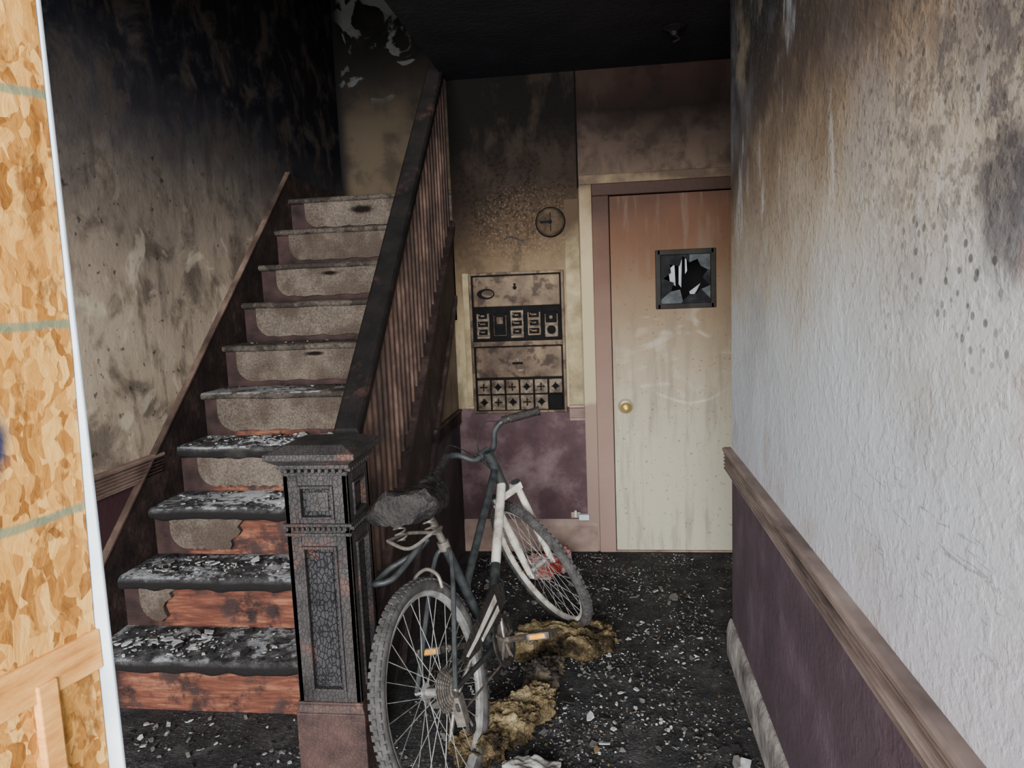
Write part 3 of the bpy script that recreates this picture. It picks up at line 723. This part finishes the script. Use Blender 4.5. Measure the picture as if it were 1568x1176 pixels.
for s in(-1,1):
    q=hb(s); b.tube(q,.0125,12,0)
    a=Vector(q[-1]);d=(a-Vector(q[-2])).normalized(); b.cyl(a-d*.12,a+d*.008,.018,n=14,mat=1); b.cyl(a+d*.004,a+d*.010,.021,n=14,mat=1)
    l=a-d*.14; b.cyl(l-d*.012,l+d*.012,.018,n=12,mat=1)
    b.tube([l,l+Vector((.035,0,-.01)),l+Vector((.055,s*.03,-.018)),l+Vector((.06,s*.10,-.025))],.0055,8,1)
    b.tube([l+Vector((.02,0,0)),l+Vector((.08,-s*.07,.03)),l+Vector((.09,-s*.14,-.06)),HT+Vector((.03,0,-.05))],.0028,6,1)
b.v=[SM@v for v in b.v]
b.obj('handlebar',[bm_frame,bm_black],bike,smooth=True)
# drivetrain
b=MB()
def sprocket(c,r,nt,y,mat):
    b.prism([(c.x+(r+(.004 if j%2 else 0))*math.cos(math.pi*j/nt),c.z+(r+(.004 if j%2 else 0))*math.sin(math.pi*j/nt)) for j in range(2*nt)],'y',y-.0012,y+.0012,mat)
sprocket(BB,.068,34,-.045,0); sprocket(BB,.055,26,-.051,0)
b.lathe(BB+Vector((0,-.055,0)),(0,1,0),[(.066,-.003),(.090,-.003),(.090,.003),(.066,.003)],40,1)
for i in range(5):
    a=i*2*math.pi/5; b.cyl(BB+Vector((0,-.054,0)),BB+Vector((.075*math.cos(a),-.054,.075*math.sin(a))),.007,n=8,mat=0)
ca=math.radians(-22)
cd=Vector((math.cos(ca),0,math.sin(ca)))
e1=BB+Vector((0,-.075,0))+cd*.17; b.cyl(BB+Vector((0,-.06,0)),e1,.012,.010,n=10,mat=0)
e2=BB+Vector((0,.075,0))-cd*.17; b.cyl(BB+Vector((0,.06,0)),e2,.012,.010,n=10,mat=0)
b.cyl(BB+Vector((0,-.075,0)),BB+Vector((0,.075,0)),.011,n=12,mat=0)
for (zz0,zz1) in ((.062,.05),(-.062,-.06)):
    b.tube([BB+Vector((0,-.048,zz0)),(0.0,-.045,zz1*.9 if zz0>0 else -.09)],.004,6,0,sub=1)
b.prism([(.42,.045),(.2,.022),(.10,.03),(.08,.05),(.2,.09),(.42,.15),(.52,.13),(.50,.07)],'y',-.070,-.062,1)
b.prism([(.42,.12),(.2,.066),(.11,.048),(.12,.040),(.2,.052),(.42,.095)],'y',-.073,-.0705,2)
b.prism([(.42,.08),(.24,.045),(.24,.034),(.42,.06)],'y',-.073,-.0705,2)
b.box(-.012,.02,-.075,-.045,-.11,-.02,0); b.cyl((.005,-.06,-.05),(.005,-.07,-.05),.022,n=16,mat=1); b.cyl((.03,-.06,-.13),(.03,-.072,-.13),.024,n=16,mat=1)
b.tube([(.0,-.065,-.03),(.012,-.067,-.08),(.03,-.067,-.13)],.008,8,0)
b.tube([(.33,.03,-.05),(.25,.09,-.16),(.19,.13,-.29)],.008,8,0)
b.obj('drivetrain',[bm_steel,bm_black,bm_white],bike,smooth=True)
b=MB()
for e,s in((e1,-1),(e2,1)):
    M=Matrix.Translation(e+Vector((0,s*.055,0)))@Matrix.Rotation(.3,4,'Y')
    b.cyl(e,e+Vector((0,s*.1,0)),.006,n=8,mat=0)
    b.box(-.045,.045,-.045,-.035,-.012,.012,0,M);b.box(-.045,.045,.035,.045,-.012,.012,0,M);b.box(-.045,-.033,-.045,.045,-.012,.012,0,M);b.box(.033,.045,-.045,.045,-.012,.012,0,M)
    b.box(-.012,.012,-.045,.045,-.012,.012,0,M)
    b.box(-.049,-.045,-.03,.03,-.008,.008,1,M);b.box(.045,.049,-.03,.03,-.008,.008,1,M)
b.obj('pedals',[bm_steel,bm_yel],bike,bevel=.002)
b=MB()
b.tube([(.22,.03,.40),(.14,.06,.36),(.08,.09,.335),(.06,.13,.335),(.09,.155,.33),(.15,.13,.35),(.2,.06,.37),(.24,.02,.40)],.010,10,0)
b.obj('cable_lock',[bm_frame],bike,smooth=True)

# ---------------------------------------------------------------- debris
import bmesh
def lump(name,parts,mats,seed=0,rough=.35,fr=6,sub=5):
    b=bmesh.new()
    for i,(loc,sc,rot) in enumerate(parts):
        r=bmesh.ops.create_icosphere(b,subdivisions=sub,radius=1)
        M=Matrix.Translation(loc)@Matrix.Rotation(rot,4,'Z')@Matrix.Diagonal((*sc,1))
        for v in r['verts']:
            d=v.co.normalized(); n=mn.fractal(d*fr*.35+Vector((seed+i*7,0,0)),.8,2.2,5)*rough
            q=d*(1+n); q=Vector([math.copysign(abs(c)**.8,c) for c in q]); v.co=M@q
            v.co.z+=mn.noise(v.co*26)*.012+mn.noise(v.co*60)*.005
            if v.co.z<.003: v.co.z=.003
    me=bpy.data.meshes.new(name);b.to_mesh(me);b.free()
    for m in mats: me.materials.append(m.m)
    for p in me.polygons: p.use_smooth=True
    o=bpy.data.objects.new(name,me);bpy.context.scene.collection.objects.link(o);return o
def mat_foam():
    m=Mat('burnt_foam',.95,spec=.08)
    n=m.add(m.noise(13,6,.7),W(m,5,.5)); n=m.add(n,m.mul(m.sub(m.z,.06),1.0))
    c=m.ramp(n,[(.32,C(24,21,18)),(.44,C(66,56,41)),(.56,C(118,103,76)),(.76,C(178,164,130))])
    m.color(c);m.bump(m.add(m.noise(45,5,.75),m.noise(120,3,.7)),1.0,.02);return m
M_foam=mat_foam()
lump('burnt_foam_cushion',[((-.24,2.93,.055),(.16,.07,.065),.05),((-.08,2.95,.05),(.08,.075,.06),.5),((-.37,2.88,.045),(.08,.055,.05),.2),((-.15,2.89,.05),(.09,.05,.05),-.2)],[M_foam],3,.38,8,6)
lump('burnt_foam_cushion',[((-.30,2.44,.045),(.11,.06,.06),.9),((-.37,2.32,.05),(.10,.07,.065),.6),((-.44,2.20,.045),(.09,.07,.058),.9)],[M_foam],11,.38,8,6)
M_chunk=simple('charred_chunk_surface',[C(18,17,16),C(50,45,41),C(90,80,62)],18,.8,1.0,.02,bsc=50)
lump('charred_upholstery_chunk',[((-.28,2.66,.04),(.06,.09,.05),.3),((-.25,2.77,.025),(.05,.05,.035),.1)],[M_chunk],21,.5,9)
M_pale=simple('ashy_paper',[C(90,87,82),C(160,158,153)],12,.8,.7,.01)
lump('crumpled_newspaper',[((-.245,2.10,.025),(.10,.05,.035),-.2)],[M_pale],31,.3)
M_red=simple('red_white_plastic',[C(100,30,28),C(130,56,50),C(160,156,152),C(176,172,168)],9,.6,.5,.01)
lump('crumpled_snack_bag',[((-.36,3.75,.06),(.09,.06,.07),.2),((-.26,3.8,.08),(.045,.04,.07),.8)],[M_red],41,.4)
M_chW=simple('plaster_flake_white',[C(100,100,100),C(178,180,182)],30,.85,.5,.003)
M_chG=simple('plaster_flake_grey',[C(62,61,60),C(104,101,98)],30,.85,.5,.003)
M_chK=simple('charcoal_bits',[C(14,14,15),C(40,38,38)],30,.7,.6,.004)
M_chT=simple('wood_splinters',[C(64,52,38),C(108,90,64)],30,.8,.5,.003)
def flake(b,x,y,z,s,mat,flat=.3):
    n=random.choice((4,5,6)); a0=random.random()*6.3; asp=random.uniform(.4,1)
    poly=[(s*random.uniform(.5,1.1)*math.cos(a0+i*6.283/n),s*asp*random.uniform(.5,1.1)*math.sin(a0+i*6.283/n)) for i in range(n)]
    M=Matrix.Translation((x,y,z+s*.22))@Matrix.Rotation(random.uniform(-flat,flat),4,'X')@Matrix.Rotation(random.uniform(-flat,flat),4,'Y')@Matrix.Rotation(random.random()*6,4,'Z')
    b.prism(poly,'z',-.0015,.0015+s*.12*random.random(),mat,M)
b=MB()
for i in range(12000):
    y=random.uniform(1.9,4.1); x=random.uniform(-.75,XR-.03) 
    if y>2.97 and random.random()<.3: x=random.uniform(-.5,1.2)
    if mn.noise(Vector((x*4,y*4,2)))<random.uniform(-.45,.4): continue
    big=random.random()
    if big<.965: s=random.choice((.003,.004,.005,.006,.008)); m_=random.choices((0,1,2,3),(12,36,46,6))[0]
    else: s=random.choice((.012,.016,.022,.03)); m_=random.choices((0,1,2,3),(18,32,42,8))[0]
    flake(b,x,y,0.002,s,m_,.45)
for c in ((-.05,2.75),(.1,3.1),(.15,2.45),(.0,2.55),(.3,2.9)):
    for i in range(34):
        flake(b,random.gauss(c[0],.06),random.gauss(c[1],.06),.004,random.choice((.006,.009,.014)),random.choices((0,1,2),(40,35,25))[0],.45)
for i in range(300):
    flake(b,random.uniform(-1.95,-1.04),random.uniform(1.6,2.38),.002,random.choice((.006,.01,.014)),random.choices((0,1,2),(24,36,40))[0],.4)
b.obj('plaster_and_charcoal_debris',[M_chW,M_chG,M_chK,M_chT])
b=MB()
dens={1:260,2:300,3:320,4:420,5:40,6:40}
for k,nk in dens.items():
    z=RISE*k+.003
    cl=[(random.uniform(-1.8,-1.0),random.uniform(.06,.2)) for _ in range(4)]
    for i in range(nk):
        if random.random()<.7:
            c=random.choice(cl); x=min(-.92,max(-1.93,random.gauss(c[0],.08))); y=yk(k)+min(.22,max(.01,random.gauss(c[1],.05)))
        else: x=random.uniform(-1.93,-.92); y=yk(k)+random.uniform(.01,.23)
        s=random.choice((.004,.006,.009,.012)) if random.random()<.93 else .026
        flake(b,x,y,z,s,random.choices((0,1,2),(50,26,24) if k<5 else (10,30,60))[0],.3)
b.obj('plaster_flakes_on_stairs',[M_chW,M_chG,M_chK,M_chT])

# ---------------------------------------------------------------- lights / world / camera
wd=bpy.data.worlds.new('overcast');bpy.context.scene.world=wd;wd.use_nodes=True
bg=wd.node_tree.nodes['Background'];bg.inputs[0].default_value=(.86,.92,1,1);bg.inputs[1].default_value=1.4
def area(name,loc,target,size,sy,power,col):
    l=bpy.data.lights.new(name,'AREA');l.shape='RECTANGLE';l.size=size;l.size_y=sy;l.energy=power;l.color=col
    o=bpy.data.objects.new(name,l);bpy.context.scene.collection.objects.link(o);o.location=loc
    o.rotation_euler=(Vector(target)-Vector(loc)).to_track_quat('-Z','Y').to_euler();return o
area('daylight_doorway',(-.2,-4.5,2.0),(-.6,3.5,1.2),5,3,2050,(1,.99,.975))
area('stairwell_fill_light',(-1.3,3.2,4.9),(-1.5,5.6,2.6),.8,.8,20,(1,.96,.88))  # added fill lamp brightens the stairwell; no window is built there
cam=bpy.data.cameras.new('camera');co=bpy.data.objects.new('camera',cam);bpy.context.scene.collection.objects.link(co)
cam.sensor_width=36;cam.lens=36*1132/1568;cam.clip_start=.02
F=Vector((-.1278,.9843,-.1219)).normalized();R=Vector((.9915,.1239,-.0397));R=(R-F*R.dot(F)).normalized();U=R.cross(F)
co.matrix_world=Matrix(((R.x,U.x,-F.x,0),(R.y,U.y,-F.y,0),(R.z,U.z,-F.z,1.5),(0,0,0,1)))
bpy.context.scene.camera=co
